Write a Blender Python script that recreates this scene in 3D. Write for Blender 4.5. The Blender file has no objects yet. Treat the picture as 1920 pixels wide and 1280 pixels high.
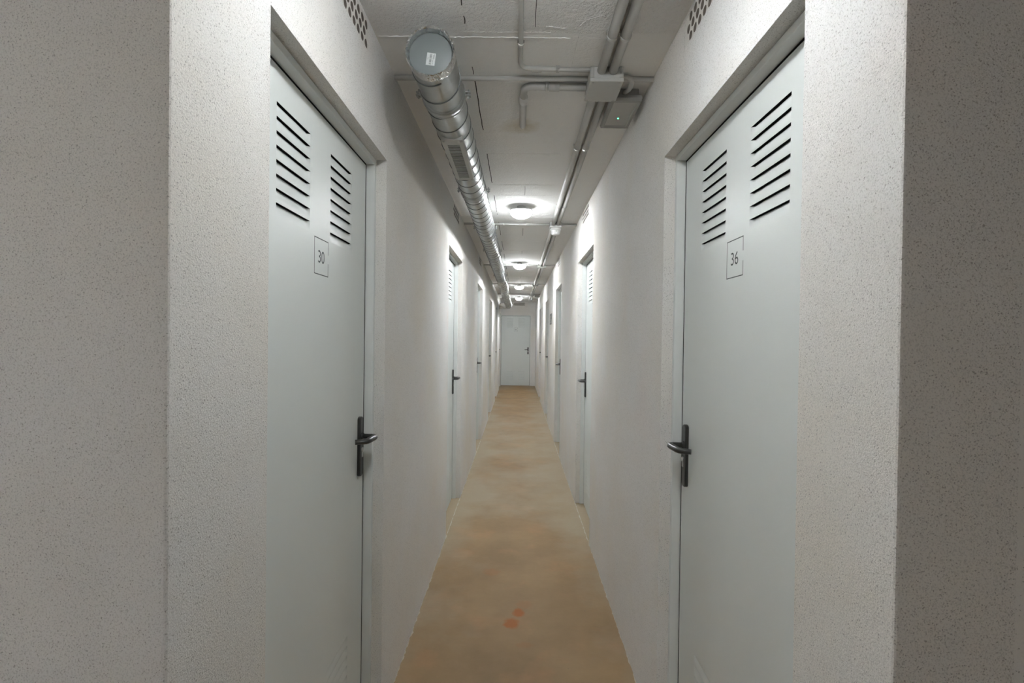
import bpy, bmesh, math, random
from mathutils import Vector, Matrix

random.seed(7)
C = bpy.context.scene.collection
PI = math.pi

# ------------------------------------------------------------------ dimensions (metres)
EYE = 1.425
CEIL = 2.431
XL, XR = -0.491, 0.510          # corridor wall planes
YL, YR = 0.705, 0.682           # where the corridor walls start (corner with the cross passage)
YF = 14.70                      # end wall
DOOR_H = 2.067
OPEN_W = 0.875
LEAF_W = 0.829
BX0, BX1, BY0 = -3.2, 2.6, -2.4  # cross passage behind the camera

# ------------------------------------------------------------------ materials
def nt_new(name):
    m = bpy.data.materials.new(name)
    m.use_nodes = True
    nt = m.node_tree
    b = nt.nodes.get('Principled BSDF')
    return m, nt, b

def N(nt, typ, **kw):
    n = nt.nodes.new(typ)
    for k, v in kw.items():
        if k.startswith('in_'):
            key = k[3:]
            n.inputs[int(key) if key.isdigit() else key].default_value = v
        else:
            setattr(n, k, v)
    return n

def L(nt, a, b):
    nt.links.new(a, b)

def coords(nt):
    return N(nt, 'ShaderNodeTexCoord').outputs['Object']

def ramp(nt, fac, p0, c0, p1, c1):
    r = N(nt, 'ShaderNodeValToRGB')
    r.color_ramp.elements[0].position = p0
    r.color_ramp.elements[1].position = p1
    r.color_ramp.elements[0].color = c0 if len(c0) == 4 else (*c0, 1)
    r.color_ramp.elements[1].color = c1 if len(c1) == 4 else (*c1, 1)
    L(nt, fac, r.inputs[0])
    return r.outputs[0]

def mixc(nt, fac, a, b):
    m = N(nt, 'ShaderNodeMix', data_type='RGBA')
    if isinstance(fac, (int, float)):
        m.inputs[0].default_value = fac
    else:
        L(nt, fac, m.inputs[0])
    for sock, v in ((6, a), (7, b)):
        if isinstance(v, tuple):
            m.inputs[sock].default_value = (*v, 1) if len(v) == 3 else v
        else:
            L(nt, v, m.inputs[sock])
    return m.outputs[2]

def math_n(nt, op, a, b=None, clamp=False):
    m = N(nt, 'ShaderNodeMath', operation=op, use_clamp=clamp)
    for i, v in enumerate((a, b)):
        if v is None:
            continue
        if isinstance(v, (int, float)):
            m.inputs[i].default_value = v
        else:
            L(nt, v, m.inputs[i])
    return m.outputs[0]

def noise(nt, co, scale, detail=4, rough=0.55):
    n = N(nt, 'ShaderNodeTexNoise', in_Scale=scale, in_Detail=detail, in_Roughness=rough)
    L(nt, co, n.inputs['Vector'])
    return n.outputs['Fac']

def bump(nt, height, strength, dist, prev=None):
    b = N(nt, 'ShaderNodeBump', in_Strength=strength, in_Distance=dist)
    L(nt, height, b.inputs['Height'])
    if prev is not None:
        L(nt, prev, b.inputs['Normal'])
    return b.outputs['Normal']

def flat(name, col, rough=0.5, metal=0.0, spec=0.5):
    m, nt, b = nt_new(name)
    b.inputs['Base Color'].default_value = (*col, 1)
    b.inputs['Roughness'].default_value = rough
    b.inputs['Metallic'].default_value = metal
    b.inputs['Specular IOR Level'].default_value = spec
    return m

def mat_plaster(name, base, rough_amt=1.0, pores=1.0, pore_scale=255.0):
    m, nt, b = nt_new(name)
    co = coords(nt)
    big = noise(nt, co, 1.3, 3)
    col = mixc(nt, ramp(nt, big, 0.42, (0, 0, 0), 0.72, (1, 1, 1)), base, (base[0] * 0.97, base[1] * 0.93, base[2] * 0.86))
    pinkn = noise(nt, co, 2.1, 2)
    col = mixc(nt, ramp(nt, pinkn, 0.58, (0, 0, 0), 0.78, (0.6, 0.6, 0.6)), col, (base[0] * 1.0, base[1] * 0.93, base[2] * 0.90))
    grain = noise(nt, co, 430, 2, 0.5)
    col = mixc(nt, ramp(nt, grain, 0.50, (0, 0, 0), 0.66, (0.34 * pores, 0.34 * pores, 0.34 * pores)), col, (base[0] * 0.45, base[1] * 0.44, base[2] * 0.42))
    # small open pores, gathered in loose patches
    v = N(nt, 'ShaderNodeTexVoronoi', feature='F1', in_Scale=pore_scale)
    wob = N(nt, 'ShaderNodeTexNoise', in_Scale=260.0, in_Detail=2.0)
    L(nt, co, wob.inputs['Vector'])
    mixv = N(nt, 'ShaderNodeMix', data_type='VECTOR')
    mixv.inputs[0].default_value = 0.006
    L(nt, co, mixv.inputs[4]); L(nt, wob.outputs['Color'], mixv.inputs[5])
    L(nt, mixv.outputs[1], v.inputs['Vector'])
    sep = N(nt, 'ShaderNodeSeparateColor')
    L(nt, v.outputs['Color'], sep.inputs[0])
    patch = noise(nt, co, 7.0, 3)
    gate = math_n(nt, 'LESS_THAN', sep.outputs[0], math_n(nt, 'MULTIPLY', ramp(nt, patch, 0.30, (0.12, 0.12, 0.12), 0.60, (0.85, 0.85, 0.85)), 1.35 * pores))
    size = math_n(nt, 'MULTIPLY', sep.outputs[1], 0.24)
    dot = ramp(nt, math_n(nt, 'SUBTRACT', v.outputs['Distance'], size), 0.02, (1, 1, 1), 0.14, (0, 0, 0))
    pore = math_n(nt, 'MULTIPLY', gate, dot, True)
    col = mixc(nt, math_n(nt, 'MULTIPLY', pore, 0.72), col, (base[0] * 0.42, base[1] * 0.40, base[2] * 0.38))
    L(nt, col, b.inputs['Base Color'])
    b.inputs['Roughness'].default_value = 0.9
    b.inputs['Specular IOR Level'].default_value = 0.15
    fine = noise(nt, co, 300, 4, 0.65)
    n1 = bump(nt, fine, 0.55 * rough_amt, 0.0035)
    med = noise(nt, co, 26, 3)
    n2 = bump(nt, med, 0.12 * rough_amt, 0.008, n1)
    inv = math_n(nt, 'SUBTRACT', 1.0, pore)
    n3 = bump(nt, inv, 0.35 * pores, 0.0016, n2)
    L(nt, n3, b.inputs['Normal'])
    return m

def mat_ceiling():
    m, nt, b = nt_new('painted_concrete')
    co = coords(nt)
    sp = N(nt, 'ShaderNodeSeparateXYZ'); L(nt, co, sp.inputs[0])
    big = noise(nt, co, 1.8, 3)
    col = mixc(nt, ramp(nt, big, 0.40, (0, 0, 0), 0.70, (1, 1, 1)), (0.89, 0.89, 0.885), (0.86, 0.855, 0.84))
    # yellow damp stain where the short pipe enters the ceiling
    dx = math_n(nt, 'DIVIDE', math_n(nt, 'SUBTRACT', sp.outputs[0], 0.0), 0.105)
    dy = math_n(nt, 'DIVIDE', math_n(nt, 'SUBTRACT', sp.outputs[1], 2.44), 0.095)
    d = math_n(nt, 'SQRT', math_n(nt, 'ADD', math_n(nt, 'MULTIPLY', dx, dx), math_n(nt, 'MULTIPLY', dy, dy)))
    d = math_n(nt, 'ADD', d, math_n(nt, 'MULTIPLY', math_n(nt, 'SUBTRACT', noise(nt, co, 22, 3), 0.5), 0.9))
    st = ramp(nt, d, 0.30, (0.55, 0.55, 0.55), 1.0, (0, 0, 0))
    col = mixc(nt, st, col, (0.56, 0.49, 0.34))
    L(nt, col, b.inputs['Base Color'])
    b.inputs['Roughness'].default_value = 0.85
    b.inputs['Specular IOR Level'].default_value = 0.2
    # rough cast near the entrance, smoother block beyond the first joint
    coarse = ramp(nt, sp.outputs[1], 0.0, (0, 0, 0), 1.0, (1, 1, 1))
    near = math_n(nt, 'LESS_THAN', sp.outputs[1], 1.69)
    amp = math_n(nt, 'ADD', math_n(nt, 'MULTIPLY', near, 0.75), 0.25)
    h1 = math_n(nt, 'MULTIPLY', noise(nt, co, 95, 4), amp)
    n1 = bump(nt, h1, 0.9, 0.012)
    n2 = bump(nt, noise(nt, co, 14, 4), 0.25, 0.02, n1)
    L(nt, n2, b.inputs['Normal'])
    return m

def mat_floor():
    m, nt, b = nt_new('painted_screed')
    co = coords(nt)
    sp = N(nt, 'ShaderNodeSeparateXYZ'); L(nt, co, sp.inputs[0])
    big = noise(nt, co, 2.6, 5, 0.6)
    col = mixc(nt, ramp(nt, big, 0.35, (0, 0, 0), 0.68, (1, 1, 1)), (0.224, 0.144, 0.067), (0.298, 0.197, 0.098))
    red = noise(nt, co, 3.7, 4)
    col = mixc(nt, ramp(nt, red, 0.55, (0, 0, 0), 0.75, (0.55, 0.55, 0.55)), col, (0.39, 0.205, 0.095))
    # pale scuffed dust: patches along the middle stretch and the wall edges
    dust = noise(nt, co, 1.5, 5, 0.62)
    ax = math_n(nt, 'ABSOLUTE', math_n(nt, 'SUBTRACT', sp.outputs[0], 0.01))
    edge = math_n(nt, 'MULTIPLY', math_n(nt, 'MULTIPLY', ax, ax), 1.1)
    zone = N(nt, 'ShaderNodeMapRange', interpolation_type='SMOOTHSTEP')
    L(nt, sp.outputs[1], zone.inputs[0])
    zone.inputs[1].default_value = 2.9; zone.inputs[2].default_value = 4.6
    z2 = N(nt, 'ShaderNodeMapRange', interpolation_type='SMOOTHSTEP')
    L(nt, sp.outputs[1], z2.inputs[0])
    z2.inputs[1].default_value = 7.5; z2.inputs[2].default_value = 10.5
    z2.inputs[3].default_value = 1.0; z2.inputs[4].default_value = 0.25
    zz = math_n(nt, 'MULTIPLY', zone.outputs[0], z2.outputs[0])
    f = math_n(nt, 'ADD', math_n(nt, 'ADD', dust, edge), math_n(nt, 'MULTIPLY', zz, 0.24))
    col = mixc(nt, ramp(nt, f, 0.60, (0, 0, 0), 0.95, (0.85, 0.85, 0.85)), col, (0.325, 0.27, 0.19))
    # white wall paint run over the edge of the floor
    e1 = math_n(nt, 'ADD', ax, math_n(nt, 'MULTIPLY', math_n(nt, 'SUBTRACT', noise(nt, co, 16, 4), 0.5), 0.030))
    em = math_n(nt, 'MULTIPLY', math_n(nt, 'GREATER_THAN', e1, 0.4985), math_n(nt, 'LESS_THAN', ax, 0.5030))
    col = mixc(nt, math_n(nt, 'MULTIPLY', em, 0.38), col, (0.66, 0.67, 0.65))
    # fine streaks across
    mp = N(nt, 'ShaderNodeMapping'); mp.inputs['Scale'].default_value = (4.0, 26.0, 1.0)
    L(nt, co, mp.inputs[0])
    stk = noise(nt, mp.outputs[0], 2.0, 4, 0.65)
    col = mixc(nt, ramp(nt, stk, 0.50, (0, 0, 0), 0.75, (0.22, 0.22, 0.22)), col, (0.25, 0.17, 0.09))
    # orange-brown spill: two touching blots
    wob = math_n(nt, 'MULTIPLY', math_n(nt, 'SUBTRACT', noise(nt, co, 30, 3), 0.5), 0.9)
    for (x, y, rx, ry, s) in ((0.022, 2.605, 0.034, 0.050, 0.88), (-0.014, 2.505, 0.046, 0.058, 0.82), (0.05, 2.33, 0.05, 0.03, 0.18),
                              (0.052, 2.685, 0.05, 0.05, 0.22), (-0.14, 3.05, 0.06, 0.06, 0.25)):
        dx = math_n(nt, 'DIVIDE', math_n(nt, 'SUBTRACT', sp.outputs[0], x), rx)
        dy = math_n(nt, 'DIVIDE', math_n(nt, 'SUBTRACT', sp.outputs[1], y), ry)
        d = math_n(nt, 'SQRT', math_n(nt, 'ADD', math_n(nt, 'MULTIPLY', dx, dx), math_n(nt, 'MULTIPLY', dy, dy)))
        d = math_n(nt, 'ADD', d, wob)
        col = mixc(nt, ramp(nt, d, 0.55, (s, s, s), 1.15, (0, 0, 0)), col, (0.33, 0.098, 0.012))
    # specks
    v = N(nt, 'ShaderNodeTexVoronoi', feature='F1', in_Scale=9.0); L(nt, co, v.inputs['Vector'])
    col = mixc(nt, ramp(nt, v.outputs['Distance'], 0.025, (0.75, 0.75, 0.75), 0.045, (0, 0, 0)), col, (0.20, 0.13, 0.08))
    L(nt, col, b.inputs['Base Color'])
    b.inputs['Roughness'].default_value = 0.62
    b.inputs['Specular IOR Level'].default_value = 0.3
    n1 = bump(nt, noise(nt, co, 60, 4), 0.12, 0.004)
    L(nt, n1, b.inputs['Normal'])
    return m

def mat_door():
    m, nt, b = nt_new('door_paint')
    co = coords(nt)
    b.inputs['Base Color'].default_value = (0.69, 0.725, 0.715, 1)
    r = noise(nt, co, 5, 3)
    L(nt, ramp(nt, r, 0.3, (0.36, 0.36, 0.36), 0.7, (0.46, 0.46, 0.46)), b.inputs['Roughness'])
    L(nt, bump(nt, noise(nt, co, 380, 2), 0.05, 0.002), b.inputs['Normal'])
    return m

def mat_galv(name, col=(0.58, 0.59, 0.585), rough=0.30, crinkle=0.0, streak=True):
    m, nt, b = nt_new(name)
    co = coords(nt)
    n = noise(nt, co, 30, 4)
    c = mixc(nt, ramp(nt, n, 0.3, (0, 0, 0), 0.7, (1, 1, 1)), (col[0] * 0.88, col[1] * 0.88, col[2] * 0.88), col)
    L(nt, c, b.inputs['Base Color'])
    b.inputs['Metallic'].default_value = 1.0
    L(nt, ramp(nt, noise(nt, co, 12, 3), 0.3, (rough - 0.05,) * 3, 0.7, (rough + 0.08,) * 3), b.inputs['Roughness'])
    if crinkle > 0:
        v = N(nt, 'ShaderNodeTexVoronoi', feature='F1', in_Scale=70.0)
        L(nt, co, v.inputs['Vector'])
        h = math_n(nt, 'ADD', v.outputs['Distance'], noise(nt, co, 60, 4))
        L(nt, bump(nt, h, crinkle, 0.006), b.inputs['Normal'])
    else:
        L(nt, bump(nt, noise(nt, co, 9, 3), 0.10, 0.01), b.inputs['Normal'])
    return m

def mat_plastic(name, col, rough=0.5):
    m, nt, b = nt_new(name)
    co = coords(nt)
    n = noise(nt, co, 18, 4)
    c = mixc(nt, ramp(nt, n, 0.35, (0, 0, 0), 0.7, (1, 1, 1)), tuple(x * 0.97 for x in col), col)
    L(nt, c, b.inputs['Base Color'])
    b.inputs['Roughness'].default_value = rough
    return m

def mat_emit(name, col, strength):
    m, nt, b = nt_new(name)
    b.inputs['Base Color'].default_value = (0.9, 0.9, 0.9, 1)
    b.inputs['Emission Color'].default_value = (*col, 1)
    b.inputs['Emission Strength'].default_value = strength
    return m

def mat_opal(name, col, strength, clear):
    """opal lamp glass: glows itself and lets part of the bulb's light straight through"""
    m = bpy.data.materials.new(name); m.use_nodes = True
    nt = m.node_tree; nt.nodes.clear()
    out = N(nt, 'ShaderNodeOutputMaterial')
    geo = N(nt, 'ShaderNodeNewGeometry')
    sz = N(nt, 'ShaderNodeSeparateXYZ'); L(nt, geo.outputs['True Normal'], sz.inputs[0])
    down = math_n(nt, 'ABSOLUTE', sz.outputs[2])
    em = N(nt, 'ShaderNodeEmission')
    L(nt, math_n(nt, 'MULTIPLY', math_n(nt, 'ADD', math_n(nt, 'MULTIPLY', math_n(nt, 'POWER', down, 3.5), 2.5), 0.04), strength), em.inputs['Strength'])
    em.inputs['Color'].default_value = (*col, 1)
    tr = N(nt, 'ShaderNodeBsdfTransparent')
    mx = N(nt, 'ShaderNodeMixShader'); mx.inputs[0].default_value = clear
    L(nt, em.outputs[0], mx.inputs[1]); L(nt, tr.outputs[0], mx.inputs[2])
    L(nt, mx.outputs[0], out.inputs['Surface'])
    return m

WALL = (0.80, 0.795, 0.79)
M = {
    'plaster': mat_plaster('rough_plaster', WALL),
    'smooth_plaster': mat_plaster('smoother_plaster', WALL, 0.35, 0.22),
    'ceiling': mat_ceiling(),
    'floor': mat_floor(),
    'door': mat_door(),
    'frame': mat_plastic('frame_paint', (0.74, 0.765, 0.755), 0.42),
    'black': flat('black_metal', (0.026, 0.026, 0.025), 0.30),
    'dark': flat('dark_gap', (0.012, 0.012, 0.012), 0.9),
    'ink': flat('printed_grey', (0.06, 0.075, 0.075), 0.6),
    'steel': flat('cylinder_steel', (0.62, 0.62, 0.60), 0.3, 1.0),
    'galv': mat_galv('galvanised_sheet', (0.51, 0.53, 0.53), 0.37),
    'seam': mat_galv('seam_metal', (0.16, 0.17, 0.17), 0.45),
    'capm': mat_plastic('dull_zinc', (0.20, 0.225, 0.23), 0.45),
    'foil': mat_galv('foil_tape', (0.74, 0.74, 0.73), 0.24, 0.40),
    'flex': mat_galv('flexible_foil', (0.72, 0.71, 0.67), 0.26, 0.30),
    'paper': flat('paper', (0.75, 0.78, 0.78), 0.7),
    'conduit': mat_plastic('grey_conduit', (0.54, 0.535, 0.52), 0.60),
    'boxp': mat_plastic('grey_box', (0.52, 0.525, 0.51), 0.45),
    'whitep': mat_plastic('white_plastic', (0.72, 0.72, 0.71), 0.4),
    'bezelp': mat_plastic('bezel_grey', (0.30, 0.295, 0.28), 0.45),
    'diff': mat_plastic('frosted_panel', (0.45, 0.44, 0.42), 0.35),
    'brick': mat_plaster('brick_face', (0.72, 0.70, 0.67), 0.8, 0.3),
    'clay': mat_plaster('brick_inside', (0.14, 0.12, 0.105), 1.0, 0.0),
    'plate': mat_plastic('sign_grey', (0.17, 0.175, 0.165), 0.5),
    'platel': mat_plastic('sign_pale', (0.36, 0.37, 0.35), 0.5),
    'led': mat_emit('green_led', (0.05, 1.0, 0.35), 9.0),
    'dome_dim': mat_opal('opal_glass_dim', (0.95, 0.985, 1.0), 76.0, 0.30),
    'dome_bright': mat_opal('opal_glass_bright', (0.985, 0.985, 1.0), 135.0, 0.06),
    'dome': mat_opal('opal_glass', (0.95, 0.985, 1.0), 175.0, 0.06),
}

# ------------------------------------------------------------------ mesh helpers
class MB:
    def __init__(self):
        self.bm = bmesh.new()
        self.mi = 0

    def face(self, pts):
        vs = [self.bm.verts.new(p) for p in pts]
        f = self.bm.faces.new(vs)
        f.material_index = self.mi
        return f

    def box(self, x0, x1, y0, y1, z0, z1, bevel=0.0, seg=2):
        r = bmesh.ops.create_cube(self.bm, size=1.0)
        vs = r['verts']
        for v in vs:
            v.co = Vector((x0 + (v.co.x + .5) * (x1 - x0), y0 + (v.co.y + .5) * (y1 - y0), z0 + (v.co.z + .5) * (z1 - z0)))
        fs = set()
        es = set()
        for v in vs:
            fs.update(v.link_faces); es.update(v.link_edges)
        for f in fs:
            f.material_index = self.mi
        if bevel > 0:
            res = bmesh.ops.bevel(self.bm, geom=list(es), offset=bevel, segments=seg, affect='EDGES', profile=0.5)
            for f in res['faces']:
                f.material_index = self.mi
        return vs

    def loop_tube(self, rings, closed_ends=True, smooth=True):
        """rings: list of lists of points, all of one length"""
        vr = [[self.bm.verts.new(p) for p in ring] for ring in rings]
        n = len(vr[0])
        for a, b in zip(vr, vr[1:]):
            for i in range(n):
                f = self.bm.faces.new((a[i], a[(i + 1) % n], b[(i + 1) % n], b[i]))
                f.material_index = self.mi; f.smooth = smooth
        if closed_ends:
            for ring in (list(reversed(vr[0])), vr[-1]):
                f = self.bm.faces.new(ring); f.material_index = self.mi

    def tube(self, pts, r, seg=16, flat_=1.0, up=None):
        pts = [Vector(p) for p in pts]
        n = len(pts)
        rad = r if isinstance(r, (list, tuple)) else [r] * n
        T = []
        for i in range(n):
            a = pts[max(i - 1, 0)]; b = pts[min(i + 1, n - 1)]
            T.append((b - a).normalized())
        ref = Vector(up) if up else (Vector((0, 0, 1)) if abs(T[0].z) < 0.9 else Vector((1, 0, 0)))
        s = T[0].cross(ref).normalized()
        rings = []
        for i in range(n):
            s = (s - T[i] * s.dot(T[i])).normalized()
            u = s.cross(T[i]).normalized()
            rings.append([pts[i] + s * (rad[i] * math.cos(2 * PI * k / seg)) + u * (rad[i] * flat_ * math.sin(2 * PI * k / seg)) for k in range(seg)])
        self.loop_tube(rings)

    def lathe(self, prof, c, axis='z', seg=40, cap=True):
        """prof: list of (r, h); revolved about an axis through c"""
        c = Vector(c)
        rings = []
        for (r, h) in prof:
            r = max(r, 1e-5)
            ring = []
            for k in range(seg):
                a = 2 * PI * k / seg
                if axis == 'z':
                    ring.append(c + Vector((r * math.cos(a), r * math.sin(a), h)))
                elif axis == 'y':
                    ring.append(c + Vector((r * math.cos(a), h, r * math.sin(a))))
                else:
                    ring.append(c + Vector((h, r * math.cos(a), r * math.sin(a))))
            rings.append(ring)
        self.loop_tube(rings, cap)

    def build(self, name, mats, parent=None, recalc=True, smooth_angle=None):
        if recalc:
            bmesh.ops.recalc_face_normals(self.bm, faces=self.bm.faces)
        me = bpy.data.meshes.new(name)
        self.bm.to_mesh(me); self.bm.free()
        for m in (mats if isinstance(mats, (list, tuple)) else [mats]):
            me.materials.append(M[m])
        o = bpy.data.objects.new(name, me)
        C.objects.link(o)
        if parent is not None:
            o.parent = parent
        return o

def tag(o, label=None, cat=None, group=None, kind=None):
    if label: o['label'] = label
    if cat: o['category'] = cat
    if group: o['group'] = group
    if kind: o['kind'] = kind
    return o

def empty(name, loc, rz=0.0):
    o = bpy.data.objects.new(name, None)
    o.empty_display_size = 0.1
    o.location = loc
    o.rotation_euler = (0, 0, rz)
    C.objects.link(o)
    return o

def copy_tree(o, parent=None):
    c = o.copy(); C.objects.link(c)
    if parent is not None:
        c.parent = parent
    for ch in list(o.children):
        copy_tree(ch, c)
    return c

def fillet(pts, rad, n=8):
    """round the inner corners of a polyline"""
    pts = [Vector(p) for p in pts]
    out = [pts[0]]
    for i in range(1, len(pts) - 1):
        p, a, b = pts[i], pts[i - 1], pts[i + 1]
        da = (a - p).normalized(); db = (b - p).normalized()
        r = min(rad, (a - p).length * 0.49, (b - p).length * 0.49)
        p0, p2 = p + da * r, p + db * r
        for k in range(n + 1):
            t = k / n
            out.append(p0 * (1 - t) ** 2 + p * 2 * t * (1 - t) + p2 * t * t)
    out.append(pts[-1])
    return out

def rect_cells(us, vs, holes):
    """cells of a grid that are not covered by a hole (u0,u1,v0,v1)"""
    us = sorted(set(round(u, 5) for u in us)); vs = sorted(set(round(v, 5) for v in vs))
    for a, b in zip(us, us[1:]):
        for c, d in zip(vs, vs[1:]):
            mu, mv = (a + b) / 2, (c + d) / 2
            if not any(h[0] < mu < h[1] and h[2] < mv < h[3] for h in holes):
                yield a, b, c, d

def slab_with_holes(name, mat, u0, u1, v0, v1, holes, place, thick_vec, kind_label=None, corner=None):
    """a wall slab: face in the u/v plane mapped by place(u, v), openings cut right through, real thickness"""
    bm = bmesh.new()
    us = [u0, u1] + [h[i] for h in holes for i in (0, 1)]
    vs = [v0, v1] + [h[i] for h in holes for i in (2, 3)]
    cache = {}
    def V(u, v):
        k = (round(u, 5), round(v, 5))
        if k not in cache:
            cache[k] = bm.verts.new(place(*k))
        return cache[k]
    for a, b, c, d in rect_cells(us, vs, holes):
        bm.faces.new((V(a, c), V(b, c), V(b, d), V(a, d)))
    r = bmesh.ops.extrude_face_region(bm, geom=bm.faces[:])
    bmesh.ops.translate(bm, verts=[e for e in r['geom'] if isinstance(e, bmesh.types.BMVert)], vec=thick_vec)
    bmesh.ops.recalc_face_normals(bm, faces=bm.faces)
    if corner:
        es = [e for e in bm.edges if all(abs(v.co.x - corner[0]) < 1e-4 and abs(v.co.y - corner[1]) < 1e-4 for v in e.verts)]
        bmesh.ops.bevel(bm, geom=es, offset=0.004, segments=2, affect='EDGES', profile=0.5)
    me = bpy.data.meshes.new(name); bm.to_mesh(me); bm.free()
    me.materials.append(M[mat])
    o = bpy.data.objects.new(name, me); C.objects.link(o)
    tag(o, kind='structure')
    return o

# ------------------------------------------------------------------ setting
L_JAMB = [1.865, 4.44, 6.99, 9.50, 12.02, 14.45]   # far jamb of each opening
R_JAMB = [1.800, 4.36, 6.90, 9.43, 12.05]
VENT_H = 0.088
VENT_L = 0.385
VENT_Z = CEIL - 0.012 - VENT_H
L_VENT = [1.628, 4.15, 6.66]    # far end of each vent
R_VENT = [1.605, 4.14, 6.66]

lh = [(j - OPEN_W, j, 0.0, DOOR_H) for j in L_JAMB] + [(v - VENT_L, v, VENT_Z, VENT_Z + VENT_H) for v in L_VENT]
rh = [(j - OPEN_W, j, 0.0, DOOR_H) for j in R_JAMB] + [(v - VENT_L, v, VENT_Z, VENT_Z + VENT_H) for v in R_VENT]
TH = 0.16
slab_with_holes('wall_left', 'plaster', YL, YF, 0, CEIL, lh, lambda u, v: (XL, u, v), (-TH, 0, 0), corner=(XL, YL))
slab_with_holes('wall_right', 'plaster', YR, YF, 0, CEIL, rh, lambda u, v: (XR, u, v), (TH, 0, 0), corner=(XR, YR))
# end wall
ED0, ED1 = -0.505, 0.372
VE0, VE1 = -0.150, 0.195
slab_with_holes('wall_end', 'plaster', XL - TH, XR + TH, 0, CEIL,
                [(ED0, ED1, 0, 2.05), (VE0, VE1, CEIL - 0.105, CEIL - 0.017)] if ED0 > XL else
                [(XL + 0.004, ED1, 0, 2.05), (VE0, VE1, CEIL - 0.105, CEIL - 0.017)],
                lambda u, v: (u, YF, v), (0, TH, 0))
# walls of the cross passage the camera stands in
slab_with_holes('wall_front_left', 'plaster', BX0, XL - TH, 0, CEIL, [], lambda u, v: (u, YL, v), (0, TH, 0))
slab_with_holes('wall_front_right', 'smooth_plaster', XR + TH, BX1, 0, CEIL, [], lambda u, v: (u, YR, v), (0, TH, 0))
slab_with_holes('wall_back', 'plaster', BX0, BX1, 0, CEIL, [], lambda u, v: (u, BY0, v), (0, -TH, 0))
slab_with_holes('wall_passage_left', 'plaster', BY0 - TH, YL + TH, 0, CEIL, [], lambda u, v: (BX0, u, v), (-TH, 0, 0))
slab_with_holes('wall_passage_right', 'plaster', BY0 - TH, YR + TH, 0, CEIL, [], lambda u, v: (BX1, u, v), (TH, 0, 0))

f = MB(); f.box(BX0 - TH, BX1 + TH, BY0 - TH, YF + TH, -0.12, 0.0)
tag(f.build('floor', 'floor'), kind='structure')

# ceiling with its plaster ridges and open joints
c = MB()
c.box(BX0 - TH, BX1 + TH, BY0 - TH, YF + TH, CEIL, CEIL + 0.15)
def ridge(x0, y0, x1, y1, w=0.006, h=0.004, jit=0.0025):
    n = max(4, int(math.hypot(x1 - x0, y1 - y0) / 0.012))
    pts = []; rad = []
    for i in range(n + 1):
        t = i / n
        pts.append((x0 + (x1 - x0) * t + random.uniform(-jit, jit) * 0.6, y0 + (y1 - y0) * t + random.uniform(-jit, jit), CEIL - 0.0002))
        rad.append(w * 0.5 * (0.55 + 0.75 * random.random()) * (0.35 if i in (0, n) else 1))
    c.tube(pts, rad, 6, h / w)
for k in range(5):
    y = 1.712 + 2.555 * k
    ridge(XL, y, 0.165, y + 0.004)
    ridge(-0.22, y - 0.030, 0.10, y - 0.026, 0.004, 0.002)
    ridge(0.20, y + 0.006, 0.30, y + 0.004, 0.005, 0.002)
    ridge(0.075, y - 0.060, 0.150, y - 0.050, 0.007, 0.004)
    ridge(0.185, y - 0.058, 0.205, y - 0.095, 0.006, 0.004)
    ridge(0.205, y - 0.095, 0.265, y - 0.12, 0.006, 0.004)
    ridge(0.19, y - 0.055, 0.185, y + 0.22, 0.003, 0.0015)
    ridge(-0.18, y + 1.09, 0.22, y + 1.085, 0.004, 0.002)
    ridge(-0.18, y + 1.66, 0.25, y + 1.655, 0.005, 0.003)
    ridge(-0.16, y + 1.90, 0.24, y + 1.905, 0.004, 0.002)
    ridge(0.21, y + 1.66, 0.215, y + 1.90, 0.003, 0.0015)
c.mi = 1
def slit(x, y0, y1, w=0.0035):
    n = max(3, int((y1 - y0) / 0.05))
    pts = [(x + random.uniform(-0.0012, 0.0012), y0 + (y1 - y0) * i / n) for i in range(n + 1)]
    for (xa, ya), (xb, yb) in zip(pts, pts[1:]):
        c.face(((xa - w / 2, ya, CEIL - 0.0006), (xa + w / 2, ya, CEIL - 0.0006), (xb + w / 2, yb, CEIL - 0.0006), (xb - w / 2, yb, CEIL - 0.0006)))
for k in range(5):
    o = 2.555 * k
    for y0, y1, w in ((1.44, 1.55, 0.003), (1.60, 1.64, 0.003), (1.90, 1.955, 0.0025), (2.0, 2.48, 0.004), (2.80, 3.33, 0.004), (3.62, 4.02, 0.004)):
        slit(-0.183, y0 + o, y1 + o, w)
    slit(0.043, 1.42 + o, 1.655 + o, 0.002)
    if k: slit(0.035, 2.15 + o, 2.5 + o, 0.003)
    slit(0.035, 3.40 + o, 3.62 + o, 0.002)
tag(c.build('ceiling', ['ceiling', 'dark'], recalc=True), kind='structure')

# ------------------------------------------------------------------ doors
LOUVRE_U = ((0.150, 0.340), (0.487, 0.677))
TOP_Z = [1.959 - 0.0331 * i for i in range(8)]
LOW_Z = [0.412 - 0.0331 * i for i in range(8)]
LEAF_Z0, LEAF_Z1 = 0.007, 2.041

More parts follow.
